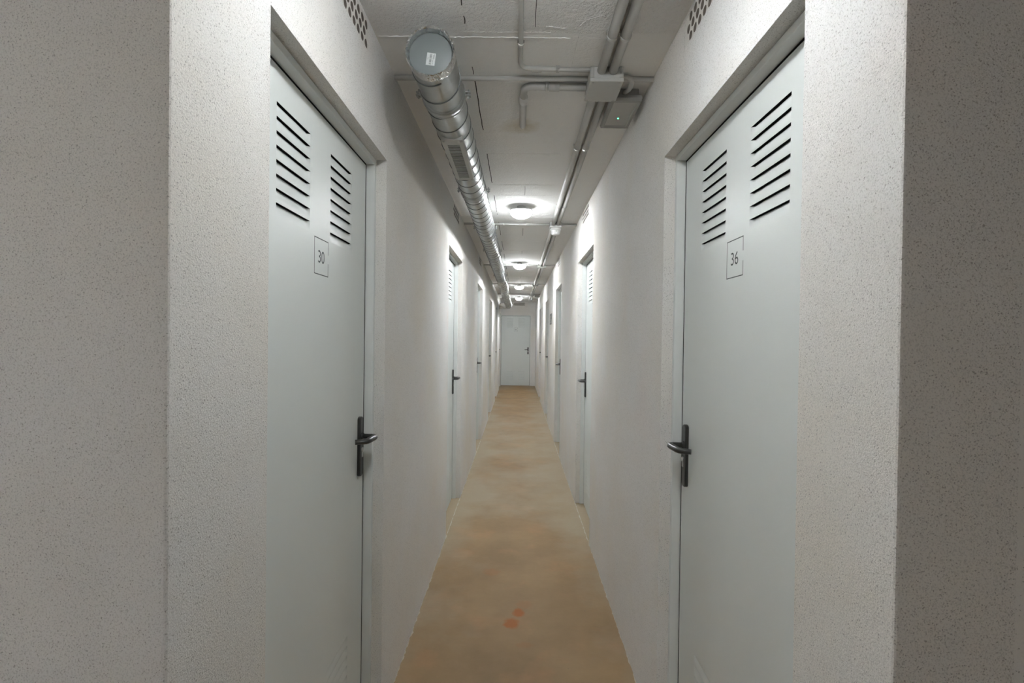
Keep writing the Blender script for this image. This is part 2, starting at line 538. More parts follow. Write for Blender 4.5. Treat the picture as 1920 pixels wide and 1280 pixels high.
def leaf_mesh(m):
    b = MB()
    P = lambda u, v, z: (m * u, v, z)
    LH, GAP, D = 0.028, 0.0018, 0.0072
    holes = []
    for (a, d) in LOUVRE_U:
        for z in TOP_Z + LOW_Z:
            holes.append((a, d, z - LH, z))
    us = [0, LEAF_W] + [h[i] for h in holes for i in (0, 1)]
    vs = [LEAF_Z0, LEAF_Z1] + [h[i] for h in holes for i in (2, 3)]
    for a, e, c0, d0 in rect_cells(us, vs, holes):
        b.face((P(a, 0, c0), P(e, 0, c0), P(e, 0, d0), P(a, 0, d0)))
    # pressed louvres: the sheet bends in towards a slot under the upper edge
    nu, nv = 18, 6
    for (a, d, z0, z1) in holes:
        grid = []
        for i in range(nu + 1):
            t = i / nu
            e = min(1.0, min(t, 1 - t) / 0.06)
            e = math.sqrt(max(0.0, 1 - (1 - e) ** 2))
            col = []
            for j in range(nv + 1):
                s = j / nv
                dep = D * e * (s ** 1.5)
                top = z1 - GAP * e
                col.append(b.bm.verts.new(P(a + (d - a) * t, -dep, z0 + (top - z0) * s)))
            grid.append(col)
        for i in range(nu):
            for j in range(nv):
                f_ = b.bm.faces.new((grid[i][j], grid[i + 1][j], grid[i + 1][j + 1], grid[i][j + 1]))
                f_.smooth = True
    # back sheet, edges
    t = -0.040
    b.face((P(0, t, LEAF_Z0), P(LEAF_W, t, LEAF_Z0), P(LEAF_W, t, LEAF_Z1), P(0, t, LEAF_Z1)))
    b.face((P(0, 0, LEAF_Z0), P(0, 0, LEAF_Z1), P(0, t, LEAF_Z1), P(0, t, LEAF_Z0)))
    b.face((P(LEAF_W, 0, LEAF_Z0), P(LEAF_W, 0, LEAF_Z1), P(LEAF_W, t, LEAF_Z1), P(LEAF_W, t, LEAF_Z0)))
    b.face((P(0, 0, LEAF_Z0), P(LEAF_W, 0, LEAF_Z0), P(LEAF_W, t, LEAF_Z0), P(0, t, LEAF_Z0)))
    b.face((P(0, 0, LEAF_Z1), P(LEAF_W, 0, LEAF_Z1), P(LEAF_W, t, LEAF_Z1), P(0, t, LEAF_Z1)))
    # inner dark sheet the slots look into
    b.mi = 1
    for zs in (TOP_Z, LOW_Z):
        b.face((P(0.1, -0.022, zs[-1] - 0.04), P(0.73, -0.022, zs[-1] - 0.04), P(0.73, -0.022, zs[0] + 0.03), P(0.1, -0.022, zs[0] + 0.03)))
    return b

def frame_mesh(m):
    b = MB()
    u0, u1 = -0.023, LEAF_W + 0.023
    fw = 0.0178
    def bx(a, c_, y0, y1, z0, z1):
        xs = sorted((m * a, m * c_))
        b.box(xs[0], xs[1], y0, y1, z0, z1, 0.0012, 1)
    zt = DOOR_H - 0.001
    bx(u0, u0 + fw, 0.0, 0.032, 0.0, zt)
    bx(u1 - fw, u1, 0.0, 0.032, 0.0, zt)
    bx(u0 + fw, u1 - fw, 0.0, 0.032, zt - 0.0200, zt)
    # black lining behind the frame, paints in the shadow gap round the leaf
    b.mi = 1
    bx(u0, u0 + fw, -0.05, 0.0, 0.0, zt)
    bx(u1 - fw, u1, -0.05, 0.0, 0.0, zt)
    bx(u0 + fw, u1 - fw, -0.05, 0.0, zt - 0.0200, zt)
    return b

PLU, PLZ0, PLZ1, LEVZ, KEYZ = 0.780, 0.922, 1.134, 1.064, 1.006
def plate_mesh(m):
    b = MB()
    n = 8
    w = 0.0175
    prof = []
    for k in range(n + 1):
        a = PI * k / n
        prof.append((w * math.cos(a), PLZ1 - 0.010 + 0.010 * math.sin(a)))
    for k in range(n + 1):
        a = PI + PI * k / n
        prof.append((w * math.cos(a), PLZ0 + 0.010 + 0.010 * math.sin(a)))
    rings = []
    for (y, s) in ((0.0, 1.0), (0.008, 1.0), (0.0105, 0.93), (0.0112, 0.80)):
        cz = (PLZ0 + PLZ1) / 2
        rings.append([(m * (PLU + px * s), y, cz + (pz - cz) * (1 - (1 - s) * 0.16)) for px, pz in prof])
    b.loop_tube(rings, True, False)
    return b

def lever_mesh(m):
    b = MB()
    P = [(PLU, 0.008, LEVZ), (PLU, 0.062, LEVZ), (PLU - 0.080, 0.052, LEVZ - 0.002), (PLU - 0.096, 0.018, LEVZ - 0.002)]
    pts = fillet(P, 0.022, 7)
    n = len(pts)
    rad = [0.0098 + 0.0018 * math.sin(PI * i / (n - 1)) for i in range(n)]
    b.tube([(m * p.x, p.y, p.z) for p in pts], rad, 14, 0.88)
    b.lathe([(0.0135, 0.009), (0.0135, 0.014), (0.010, 0.018)], (m * PLU, 0, LEVZ), 'y', 20)
    return b

def key_mesh(m):
    b = MB()
    b.lathe([(0.0085, 0.010), (0.0085, 0.0155), (0.0075, 0.0165)], (m * PLU, 0, KEYZ + 0.010), 'y', 18)
    b.box(m * PLU - 0.005, m * PLU + 0.005, 0.010, 0.015, KEYZ - 0.016, KEYZ + 0.006, 0.001, 1)
    return b

def text_polys(s, height):
    cu = bpy.data.curves.new('digits', 'FONT')
    cu.body = s
    cu.resolution_u = 6
    o = bpy.data.objects.new('digits', cu)
    C.objects.link(o)
    dg = bpy.context.evaluated_depsgraph_get()
    me = bpy.data.meshes.new_from_object(o.evaluated_get(dg))
    vs = [v.co.copy() for v in me.vertices]
    ps = [list(p.vertices) for p in me.polygons]
    bpy.data.objects.remove(o); bpy.data.curves.remove(cu); bpy.data.meshes.remove(me)
    x0, x1 = min(v.x for v in vs), max(v.x for v in vs)
    y0, y1 = min(v.y for v in vs), max(v.y for v in vs)
    k = height / (y1 - y0)
    return [((v.x - (x0 + x1) / 2) * k, (v.y - (y0 + y1) / 2) * k) for v in vs], ps

def number_mesh(m, text):
    """square outline with a break in its right side, digits inside; printed on the leaf"""
    b = MB()
    cu, cz, hs, lw = 0.4215, 1.643, 0.0515, 0.0026
    y = 0.0006
    X = lambda tx: m * cu - tx
    def bar(x0, x1, z0, z1):
        b.face(((X(x0), y, cz + z0), (X(x1), y, cz + z0), (X(x1), y, cz + z1), (X(x0), y, cz + z1)))
    bar(-hs, -hs + lw, -hs, hs)
    bar(-hs + lw, hs, hs - lw, hs)
    bar(-hs + lw, hs, -hs, -hs + lw)
    bar(hs - lw, hs, 0.0125, hs - lw)
    bar(hs - lw, hs, -hs + lw, -0.0125)
    if text:
        vs, ps = text_polys(text, 0.035)
        bv = [b.bm.verts.new((X(1.0 * vx - 0.001), y, cz + vz)) for vx, vz in vs]
        for p in ps:
            try:
                b.bm.faces.new([bv[i] for i in p])
            except ValueError:
                pass
    return b

def make_door(name, m, number, label):
    root = empty(name, (0, 0, 0))
    tag(root, label, 'door', None, 'structure')
    frame_mesh(m).build('door_frame', ['frame', 'dark'], root)
    leaf_mesh(m).build('door_leaf', ['door', 'dark'], root, recalc=False)
    pl = plate_mesh(m).build('handle_plate', 'black', root)
    pl['label'] = 'black long handle plate'
    lv = lever_mesh(m).build('lever', 'black', pl)
    ky = key_mesh(m).build('lock_cylinder', 'steel', pl)
    if number is not None:
        s = number_mesh(m, number).build('door_number', 'ink', root, recalc=False)
        s['label'] = ('dark grey number %s in a broken square outline' % number) if number else 'dark grey broken square outline'
    return root

ORD = ['nearest', 'second', 'third', 'fourth', 'fifth', 'last']
left0 = make_door('door_1', -1, '30', 'pale grey louvred metal door numbered 30 in the left wall')
right0 = make_door('door_7', 1, '36', 'pale grey louvred metal door numbered 36 in the right wall')
left0.location = (XL - 0.070, L_JAMB[0] - 0.023 - LEAF_W, 0); left0.rotation_euler.z = -PI / 2
right0.location = (XR + 0.070, R_JAMB[0] - 0.023 - LEAF_W, 0); right0.rotation_euler.z = PI / 2
def drop_number(root, text, m, blank_outline):
    for ch in list(root.children):
        if ch.name.startswith('door_number'):
            bpy.data.objects.remove(ch)
    if blank_outline:
        s = number_mesh(m, text).build('door_number', 'ink', root, recalc=False)
        s['label'] = 'dark grey broken square outline'
for i in range(1, 6):
    d = copy_tree(left0); d.name = 'door_%d' % (i + 1)
    d.location.y = L_JAMB[i] - 0.023 - LEAF_W
    d['label'] = ('%s pale grey metal door from the near end, left wall' % ORD[i]) if i < 5 else 'last pale grey metal door of the left wall, beside the end door'
    d['group'] = 'storage doors in the left wall'
    drop_number(d, '', -1, i == 1)
for i in range(1, 5):
    d = copy_tree(right0); d.name = 'door_%d' % (i + 7)
    d.location.y = R_JAMB[i] - 0.023 - LEAF_W
    d['label'] = ('%s pale grey metal door from the near end, right wall' % ORD[i]) if i < 4 else 'last pale grey metal door of the right wall, closest to the end wall'
    d['group'] = 'storage doors in the right wall'
    drop_number(d, '', 1, i == 1)
left0['group'] = 'storage doors in the left wall'
right0['group'] = 'storage doors in the right wall'
# door at the far end, nearly flush with the end wall
end = copy_tree(left0); end.name = 'door_12'
end.rotation_euler.z = PI
end.location = (ED1 - 0.023 - LEAF_W, YF + 0.034, 0.0)
end.scale = (1, 1, 0.9915)
end['label'] = 'pale grey louvred door closing the far end of the corridor'
if 'group' in end: del end['group']
drop_number(end, '33', -1, True)

# ------------------------------------------------------------------ perforated vent bricks
def vent_mesh(length, height):
    """local: x along, y out of the wall (face at 0), z up from 0"""
    b = MB()
    rows, pitch = 3, 0.0385
    cols = int(length / pitch)
    rp = height / rows
    r = 0.0132
    depth = 0.055
    seg = 16
    def tile(cx, cz, w, h, hole=True):
        x0, x1, z0, z1 = cx - w / 2, cx + w / 2, cz - h / 2, cz + h / 2
        b.mi = 0
        if not hole:
            b.face(((x0, 0, z0), (x1, 0, z0), (x1, 0, z1), (x0, 0, z1))); return
        outer, inner, deep = [], [], []
        for k in range(seg):
            a = 2 * PI * (k + 0.5) / seg
            ca, sa = math.cos(a), math.sin(a)
            s = min((w / 2) / max(abs(ca), 1e-6), (h / 2) / max(abs(sa), 1e-6))
            outer.append(b.bm.verts.new((cx + ca * s, 0, cz + sa * s)))
            rr = r * (1 + 0.06 * math.sin(3 * a + cx * 90))
            inner.append(b.bm.verts.new((cx + ca * rr, -0.0005, cz + sa * rr * 1.0)))
            deep.append(b.bm.verts.new((cx + ca * rr, -depth, cz + sa * rr)))
        corners = {}
        for k in range(seg):
            n = (k + 1) % seg
            b.mi = 0
            f_ = b.bm.faces.new((outer[k], outer[n], inner[n], inner[k])); f_.material_index = 0
            # fill the square's corner when the two outer points lie on different sides
            o1, o2 = outer[k].co, outer[n].co
            if abs(o1.x - o2.x) > 1e-6 and abs(o1.z - o2.z) > 1e-6:
                cxn = x1 if max(o1.x, o2.x) > cx + w / 2 - 1e-6 else x0
                czn = z1 if max(o1.z, o2.z) > cz + h / 2 - 1e-6 else z0
                cv = b.bm.verts.new((cxn, 0, czn))
                f_ = b.bm.faces.new((outer[k], outer[n], cv)); f_.material_index = 0
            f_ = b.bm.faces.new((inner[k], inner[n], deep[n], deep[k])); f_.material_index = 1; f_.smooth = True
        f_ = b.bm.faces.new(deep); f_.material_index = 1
    for i in range(rows):
        off = pitch * 0.5 * (i % 2)
        x = off + 0.0035
        cz = rp * (i + 0.5)
        if x > 1e-6:
            tile(x / 2, cz, x, rp, False)
        while x + pitch <= length + 1e-6:
            tile(x + pitch / 2, cz, pitch, rp)
            x += pitch
        if length - x > 1e-6:
            tile((x + length) / 2, cz, length - x, rp, False)
    # body sides and back
    b.mi = 0
    t = -0.11
    b.face(((0, 0, 0), (length, 0, 0), (length, t, 0), (0, t, 0)))
    b.face(((0, 0, height), (length, 0, height), (length, t, height), (0, t, height)))
    b.face(((0, 0, 0), (0, 0, height), (0, t, height), (0, t, 0)))
    b.face(((length, 0, 0), (length, 0, height), (length, t, height), (length, t, 0)))
    b.face(((0, t, 0), (length, t, 0), (length, t, height), (0, t, height)))
    return b
VG = 'perforated ventilation bricks at the top of the walls'
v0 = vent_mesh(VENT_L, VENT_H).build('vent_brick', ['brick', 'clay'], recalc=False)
vlab = {
    'L': ['perforated vent brick high in the left wall above door 30',
          'middle perforated vent brick of the left wall, beside the first ceiling light',
          'farthest perforated vent brick of the left wall, behind the duct'],
    'R': ['perforated vent brick high in the right wall above door 36',
          'middle perforated vent brick of the right wall, beside the first ceiling light',
          'farthest perforated vent brick of the right wall, near the second ceiling light']}
for i, y in enumerate(L_VENT):
    o = v0 if i == 0 else v0.copy()
    if i: C.objects.link(o)
    o.location = (XL - 0.001, y, VENT_Z); o.rotation_euler.z = -PI / 2
    tag(o, vlab['L'][i], 'vent', VG)
for i, y in enumerate(R_VENT):
    o = v0.copy(); C.objects.link(o)
    o.location = (XR + 0.001, y - VENT_L, VENT_Z); o.rotation_euler.z = PI / 2
    tag(o, vlab['R'][i], 'vent', VG)
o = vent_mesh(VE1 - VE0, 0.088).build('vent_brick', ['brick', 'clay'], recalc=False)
o.location = (VE1, YF + 0.001, CEIL - 0.105); o.rotation_euler.z = PI
tag(o, 'perforated vent brick above the door at the far end', 'vent', VG)

# ------------------------------------------------------------------ spiral duct
DR = 0.075
def duct_axis(y):
    z = EYE + (0.888 if y < 1.6 else 0.888 + min(1.0, (y - 1.6) / 3.0) * 0.017)
    return (-0.2865 + min(1.0, max(0, (y - 1.6) / 6.0)) * 0.012, z)
DY0, DY1 = 1.585, 7.9
duct = empty('ventilation_duct', (duct_axis(DY0)[0], DY0, CEIL))
tag(duct, 'galvanised spiral ventilation duct running along the ceiling beside the left wall', 'duct')
def rel(o):
    """children are modelled in world coordinates"""
    o.matrix_parent_inverse = Matrix.Translation(-duct.location)
    return o
b = MB()
ys = [DY0 + 0.012 + i * 0.1 for i in range(int((DY1 - DY0) / 0.1))] + [DY1]
seg = 64
b.loop_tube([[(duct_axis(y)[0] + DR * math.cos(2 * PI * k / seg), y, duct_axis(y)[1] + DR * math.sin(2 * PI * k / seg)) for k in range(seg)] for y in ys], False)
# lock seams: one helix, slightly proud
b.mi = 1
pitch = 0.127
rings = []
n = int((DY1 - DY0 - 0.07) / pitch * 44)
for i in range(n + 1):
    t = i / 44
    y = DY0 + 0.065 + t * pitch
    cx, cz = duct_axis(y)
    a = -2 * PI * t - 1.2
    def pt(r, dy): return (cx + r * math.cos(a), y + dy, cz + r * math.sin(a))
    rings.append([pt(DR - 0.001, -0.0045), pt(DR + 0.0024, -0.0034), pt(DR + 0.0024, 0.0014), pt(DR - 0.001, 0.0025)])
b.loop_tube(rings, True, False)
rel(b.build('duct_tube', ['galv', 'seam'], duct))
# couplings
for y in (1.885, 3.06, 4.35, 5.55, 6.75):
    cx, cz = duct_axis(y)
    k = MB()
    k.lathe([(DR - .001, -0.032), (DR + 0.0035, -0.030), (DR + 0.0040, -0.024), (DR + 0.0015, -0.020), (DR + 0.0015, 0.012), (DR + 0.0040, 0.016),
             (DR + 0.0035, 0.022), (DR - .001, 0.024)], (cx, y, cz), 'y', 64, False)
    rel(k.build('coupling_ring', 'galv', duct))
# crinkled foil around the capped end
cx, cz = duct_axis(DY0)
k = MB()
segs = 96
rings = []
for (r, h) in ((DR - 0.006, 0.030), (DR - 0.005, 0.016), (DR - 0.003, 0.004), (DR + 0.0005, -0.001), (DR + 0.0025, 0.003), (DR + 0.0022, 0.020), (DR + 0.0022, 0.038), (DR + 0.0005, 0.044)):
    ring = []
    for q in range(segs):
        a = 2 * PI * q / segs
        j = random.uniform(-0.0012, 0.0012)
        ring.append((cx + (r + j) * math.cos(a), DY0 + h + random.uniform(-0.0012, 0.0012), cz + (r + j) * math.sin(a)))
    rings.append(ring)
k.loop_tube(rings, False, False)
rel(k.build('foil_tape', 'foil', duct))['label'] = 'shiny crinkled foil tape'
k = MB()
k.lathe([(0.0001, 0.022), (DR - 0.009, 0.0225), (DR - 0.005, 0.025), (DR - 0.003, 0.06)], (cx, DY0, cz), 'y', 64, False)
cap = rel(k.build('end_cap', 'capm', duct)); cap['label'] = 'dull grey round end cap'
# barcode sticker on the cap (tilted)
k = MB()
ca, sa = math.cos(-0.13), math.sin(-0.13)
ox, oz = cx + 0.000, cz - 0.015
def sp_(u, v, d): return (ox + u * ca - v * sa, DY0 + 0.0215 - d, oz + u * sa + v * ca)
def sq(u0, u1, v0, v1, d): k.face((sp_(u0, v0, d), sp_(u1, v0, d), sp_(u1, v1, d), sp_(u0, v1, d)))
sq(-0.0140, 0.0140, -0.0195, 0.0195, 0.0)
k.mi = 1
v = -0.0165
while v < 0.0165:
    h = random.choice((0.0005, 0.0008, 0.0013))
    sq(-0.0045, 0.0020, v, min(v + h, 0.017), 0.0004)
    v += h + random.choice((0.0005, 0.0008, 0.0012))
for (u, v0_, v1_) in ((0.0055, -0.016, -0.010), (0.0055, -0.008, -0.003), (0.0062, 0.0, 0.006), (0.0088, 0.002, 0.015), (0.0055, 0.008, 0.012), (-0.0105, -0.002, 0.004)):
    vv = v0_
    while vv < v1_:
        sq(u, u + 0.0016, vv, vv + 0.0010, 0.0004); vv += 0.0018
st = k.build('sticker', ['paper', 'ink'], cap, recalc=False)
st['label'] = 'small white barcode sticker'
# supply grille under the duct
gy0, gy1 = 2.105, 2.645
gx, gz = duct_axis(2.37)
gz = gz - DR - 0.006
k = MB()
hw = 0.045
holes = [(-0.026, 0.026, gy0 + 0.05, gy1 - 0.03)]
for a, e, c0, d0 in rect_cells([-hw, hw, -0.026, 0.026], [gy0, gy1, gy0 + 0.05, gy1 - 0.03], holes):
    k.face(((gx + a, c0, gz), (gx + e, c0, gz), (gx + e, d0, gz), (gx + a, d0, gz)))
# plate sides turned up onto the duct
for s in (-1, 1):
    k.face(((gx + s * hw, gy0, gz), (gx + s * hw, gy1, gz), (gx + s * hw, gy1, gz + 0.030), (gx + s * hw, gy0, gz + 0.030)))
for y in (gy0, gy1):
    zt = [gz + 0.006 + DR - math.sqrt(DR * DR - x * x) for x in (-hw, -0.03, -0.015, 0, 0.015, 0.03, hw)]
    k.face([(gx - hw, y, gz), (gx + hw, y, gz)] + [(gx + x, y, z) for x, z in reversed(list(zip((-hw, -0.03, -0.015, 0, 0.015, 0.03, hw), zt)))])
k.mi = 1
k.face(((gx - 0.027, gy0 + 0.049, gz + 0.0035), (gx + 0.027, gy0 + 0.049, gz + 0.0035), (gx + 0.027, gy1 - 0.029, gz + 0.0035), (gx - 0.027, gy1 - 0.029, gz + 0.0035)))
k.mi = 2
for sx in (-0.037, 0.037):
    for y in (gy0 + 0.02, gy1 - 0.015):
        k.lathe([(0.004, 0.0), (0.004, -0.0015), (0.002, -0.0025)], (gx + sx, y, gz), 'z', 10)
gr = rel(k.build('supply_grille', ['boxp', 'dark', 'steel'], duct, recalc=False)); gr['label'] = 'flat grey grille plate with dark slots'
k = MB()
nb = 26
for i in range(nb):
    y = gy0 + 0.05 + (i + 0.5) * (gy1 - gy0 - 0.08) / nb
    k.box(gx - 0.026, gx + 0.026, y - 0.0045, y + 0.0030, gz + 0.0003, gz + 0.0018)
k.build('grille_bars', 'boxp', gr)
# hanger clamps
for y in (1.875, 3.12, 4.22, 5.33, 6.42, 7.52):
    cx, cz = duct_axis(y)
    k = MB()
    k.lathe([(DR + 0.0042, -0.011), (DR + 0.0056, -0.010), (DR + 0.0056, 0.010), (DR + 0.0042, 0.011)], (cx, y, cz), 'y', 64, False)
    for s in (-1, 1):
        for dz in (-0.006, 0.006):
            xs = sorted((cx + s * (DR + 0.002), cx + s * (DR + 0.026)))
            k.box(xs[0], xs[1], y - 0.010, y + 0.010, cz + dz - 0.0012, cz + dz + 0.0012)
        k.tube([(cx + s * (DR + 0.017), y, cz - 0.016), (cx + s * (DR + 0.017), y, cz + 0.018)], 0.0030, 8)
        k.lathe([(0.0055, 0), (0.0055, 0.005)], (cx + s * (DR + 0.017), y, cz - 0.0125), 'z', 6)
    k.tube([(cx, y, cz + DR + 0.004), (cx, y, CEIL)], 0.004, 8)
    rel(k.build('hanger_clamp', 'galv', duct))
# loose flexible foil length sagging to the end of the corridor
k = MB()
cpts = [(DY1 - 0.06, duct_axis(DY1)), (8.6, (-0.270, EYE + 0.900)), (9.6, (-0.272, EYE + 0.880)), (10.8, (-0.268, EYE + 0.840)), (12.0, (-0.258, EYE + 0.815)), (12.9, (-0.242, EYE + 0.795))]
def cint(y):
    for (ya, pa), (yb, pb) in zip(cpts, cpts[1:]):
        if y <= yb:
            t = (y - ya) / (yb - ya)
            return (pa[0] + (pb[0] - pa[0]) * t, pa[1] + (pb[1] - pa[1]) * t)
    return cpts[-1][1]
rings = []
y = DY1 - 0.06
i = 0
while y < 12.9:
    px, pz = cint(y)
    r0 = 0.078 + 0.0035 * (i % 2) + 0.004 * math.sin(y * 2.3)
    ring = []
    for q in range(36):
        a = 2 * PI * q / 36
        rr = r0 + random.uniform(-0.002, 0.002)
        ring.append((px + rr * math.cos(a), y, pz + rr * math.sin(a)))
    rings.append(ring)
    y += 0.022; i += 1
k.loop_tube(rings, False)
fl = rel(k.build('flexible_section', 'flex', duct)); fl['label'] = 'crinkled flexible foil duct section, slightly sagging'
# elbow turning to the left wall
k = MB()
px, pz = cpts[-1][1]
path = fillet([(px, 12.88, pz), (px, 13.10, pz - 0.004), (XL + 0.002, 13.13, pz - 0.01)], 0.13, 12)
k.tube(path, 0.0785, 36)
rel(k.build('elbow', 'flex', duct))
k = MB()
k.lathe([(0.080, -0.02), (0.086, -0.018), (0.086, 0.018), (0.080, 0.02)], (px, 12.88, pz), 'y', 40, False)
rel(k.build('coupling_ring', 'galv', duct))

# ------------------------------------------------------------------ ceiling lights
LAMP_X = 0.013
LAMPS = [3.93, 6.88, 9.82, 12.72, 0.97]
lamp_label = ['round opal ceiling light closest to the duct grille and second junction box',
              'second round ceiling light counted from the near end',
              'third round ceiling light counted from the near end',
              'round ceiling light closest to the far end door',
              'round ceiling light by the corridor entrance, above doors 30 and 36']
def make_lamp(dome='dome', watt=6.0):
    root = empty('ceiling_light', (0, 0, 0))
    k = MB()
    k.lathe([(0.034, 0.0), (0.034, -0.026), (0.080, -0.0315), (0.0885, -0.033), (0.0885, -0.036), (0.082, -0.0375)], (0, 0, 0), 'z', 48)
    k.build('lamp_base', 'whitep', root)
    k = MB()
    prof = [(0.0875 * math.cos(t * PI / 2 / 10), -0.0365 - 0.057 * math.sin(t * PI / 2 / 10)) for t in range(11)]
    k.lathe(prof, (0, 0, 0), 'z', 48, False)
    k.build('lamp_dome', dome, root)
    ld = bpy.data.lights.new('bulb', 'POINT')
    ld.energy = watt; ld.color = (0.95, 0.985, 1.0); ld.shadow_soft_size = 0.014
    lo = bpy.data.objects.new('bulb', ld); C.objects.link(lo); lo.parent = root; lo.location = (0, 0, -0.078)
    return root
for i, y in enumerate(LAMPS):
    if i == 0:
        r = lamp0 = make_lamp()
    elif i == 4:
        r = make_lamp('dome_dim', 8.0)
    else:
        r = copy_tree(lamp0)
    r.location = (LAMP_X, y, CEIL)
    tag(r, lamp_label[i], 'ceiling light', 'round ceiling lights along the corridor')
# one in the cross passage behind the camera
r = make_lamp('dome_bright', 40.0); r.location = (-1.22, -0.80, CEIL)
tag(r, 'round ceiling light in the cross passage, left of the corridor mouth', 'ceiling light', 'round ceiling lights along the corridor')

# ------------------------------------------------------------------ conduits
def conduit(name, pts, r, label, group=None, bend=0.03, sleeves=(), clips=(), mat='conduit'):
    root = empty(name, pts[0])
    inv = Matrix.Translation(-Vector(pts[0]))
    tag(root, label, 'conduit', group)
    k = MB(); k.tube(fillet(pts, bend, 8), r, 18)
    t = k.build('pipe', mat, root); t.matrix_parent_inverse = inv
    for (p, q) in sleeves:
        k = MB(); k.tube([p, q], r * 1.22, 18)
        s = k.build('sleeve', mat, root); s.matrix_parent_inverse = inv
    for (p, ax) in clips:
        k = MB()
        p = Vector(p)
        k.lathe([(r + 0.0004, -0.006), (r + 0.0028, -0.006), (r + 0.0028, 0.006), (r + 0.0004, 0.006)], p, ax, 20, False)
        if ax == 'y':
            k.box(p.x - r - 0.004, p.x - r, p.y - 0.006, p.y + 0.006, CEIL - 0.010, CEIL)
            k.box(p.x + r, p.x + r + 0.004, p.y - 0.006, p.y + 0.006, CEIL - 0.010, CEIL)
        else:
            k.box(p.x - 0.006, p.x + 0.006, p.y - r - 0.009, p.y - r, CEIL - 0.010, CEIL)
            k.box(p.x - 0.006, p.x + 0.006, p.y + r, p.y + r + 0.009, CEIL - 0.010, CEIL)
        s = k.build('pipe_clip', 'steel', root); s.matrix_parent_inverse = inv
    return root

# positions of the junction boxes along the run: (y of near face, depth, half width, x centre, height)
JB = [(1.890, 0.165, 0.0625, 0.318, 0.056), (4.44, 0.12, 0.052, 0.318, 0.045), (7.02, 0.11, 0.055, 0.318, 0.042),
      (9.55, 0.11, 0.055, 0.318, 0.045), (11.85, 0.12, 0.060, 0.318, 0.045), (13.30, 0.11, 0.052, 0.318, 0.05)]
TR = 0.0162
stops = [-2.2] + [j[0] for j in JB]
starts = [None] + [j[0] + j[1] for j in JB]
side_name = {0.297: 'left', 0.340: 'right'}
where = ['from the near end to the first junction box', 'between the first and second junction boxes', 'between the second and third junction boxes',
         'between the third and fourth junction boxes', 'between the fourth and fifth junction boxes', 'between the fifth and last junction boxes']
for i in range(6):
    ya = -1.2 if i == 0 else JB[i - 1][0] + JB[i - 1][1]
    yb = JB[i][0]
    for xx in (0.297, 0.340):
        zc = CEIL - TR + 0.0003
        cl = []
        if i < 3:
            cl = [((xx, ya + (yb - ya) * t, zc), 'y') for t in ((0.25, 0.75) if i else (0.93,))]
        conduit('conduit', [(xx, ya, zc), (xx, (ya + yb) / 2, zc), (xx, yb, zc)], TR,
                '%s thick conduit of the pair %s' % (side_name[xx], where[i]), 'paired trunk conduits along the ceiling', clips=cl)
# thin pipe coming from the camera side and turning right to the first box
zc = CEIL - 0.0080
xa = -0.003
conduit('conduit', [(xa, -1.2, zc), (xa, 1.0, zc), (xa, 1.895, zc), (0.2555, 1.905, zc)], 0.0082,
        'thin grey conduit coming overhead down the middle and bending right to the box', None, 0.045,
        sleeves=[((0.040, 1.9012, zc), (0.075, 1.9025, zc))], clips=[((xa, 1.735, zc), 'y'), ((0.135, 1.9035, zc), 'x')])
# thicker short pipe from the box, bending away and entering the ceiling
zc = CEIL - 0.0160
conduit('conduit', [(0.2555, 2.018, zc), (0.10, 2.015, zc), (0.012, 2.012, zc), (0.010, 2.12, zc), (0.010, 2.395, zc), (0.010, 2.44, CEIL + 0.01)], 0.0142,
        'short grey conduit curving from the first box into the stained ceiling patch', None, 0.055,
        sleeves=[((0.010, 2.10, zc), (0.010, 2.15, zc)), ((0.11, 2.0153, zc), (0.15, 2.0162, zc))], clips=[((0.10, 2.015, zc), 'x')])
# cross pipes wall to wall
zc = CEIL - 0.0093
CROSS = [1.968, 4.505, 7.07, 9.60, 11.90, 13.36]
cn = ['first', 'second', 'third', 'fourth', 'fifth', 'last']
for i, y in enumerate(CROSS):
    j = JB[i]
    y = max(y, j[0] + 0.02)
    cl = [((-0.14, y, zc), 'x')] if i < 3 else [((0.10, y, zc), 'x')]
    sl = [((0.06, y, zc), (0.10, y, zc))]
    conduit('cross_conduit', [(XL, y, zc), (0.0, y, zc), (j[3] - j[2], y, zc)], 0.0095,
            'grey cross conduit from the left wall to the %s junction box' % cn[i], 'cross conduits under the ceiling', clips=cl if i else (), sleeves=sl if i else ())
    conduit('cross_conduit', [(j[3] + j[2], y, zc), (0.45, y, zc), (XR, y, zc)], 0.0095,
            'short grey cross conduit from the %s junction box to the right wall' % cn[i], 'cross conduits under the ceiling')

# ------------------------------------------------------------------ junction boxes
def junction_box(y, d, hw, x, h, label):
    root = empty('junction_box', (x, y + d / 2, CEIL))
    inv = Matrix.Translation(-root.location)
    tag(root, label, 'junction box', 'grey junction boxes on the ceiling conduits')
    def bb(name, mat, fn):
        k = MB(); fn(k); o = k.build(name, mat, root); o.matrix_parent_inverse = inv; return o
    def body(k):
        k.box(x - hw + 0.003, x + hw - 0.003, y + 0.003, y + d - 0.003, CEIL - h + 0.013, CEIL + 0.0005, 0.003)
        for sx in (-1, 1):
            for yy in (y + 0.009, y + d - 0.009):
                k.tube([(x + sx * (hw - 0.009), yy, CEIL - h + 0.012), (x + sx * (hw - 0.009), yy, CEIL - 0.001)], 0.0088, 14)
    bb('box_body', 'boxp', body)
    bb('box_cover', 'boxp', lambda k: k.box(x - hw, x + hw, y, y + d, CEIL - h, CEIL - h + 0.0135, 0.0025))
    for sx in (-1, 1):
        for yy in (y + 0.012, y + d - 0.012):
            bb('cover_screw', 'conduit', lambda k: k.lathe([(0.0035, 0), (0.0035, -0.0012), (0.002, -0.0016)], (x + sx * (hw - 0.012), yy, CEIL - h), 'z', 10))
    return root
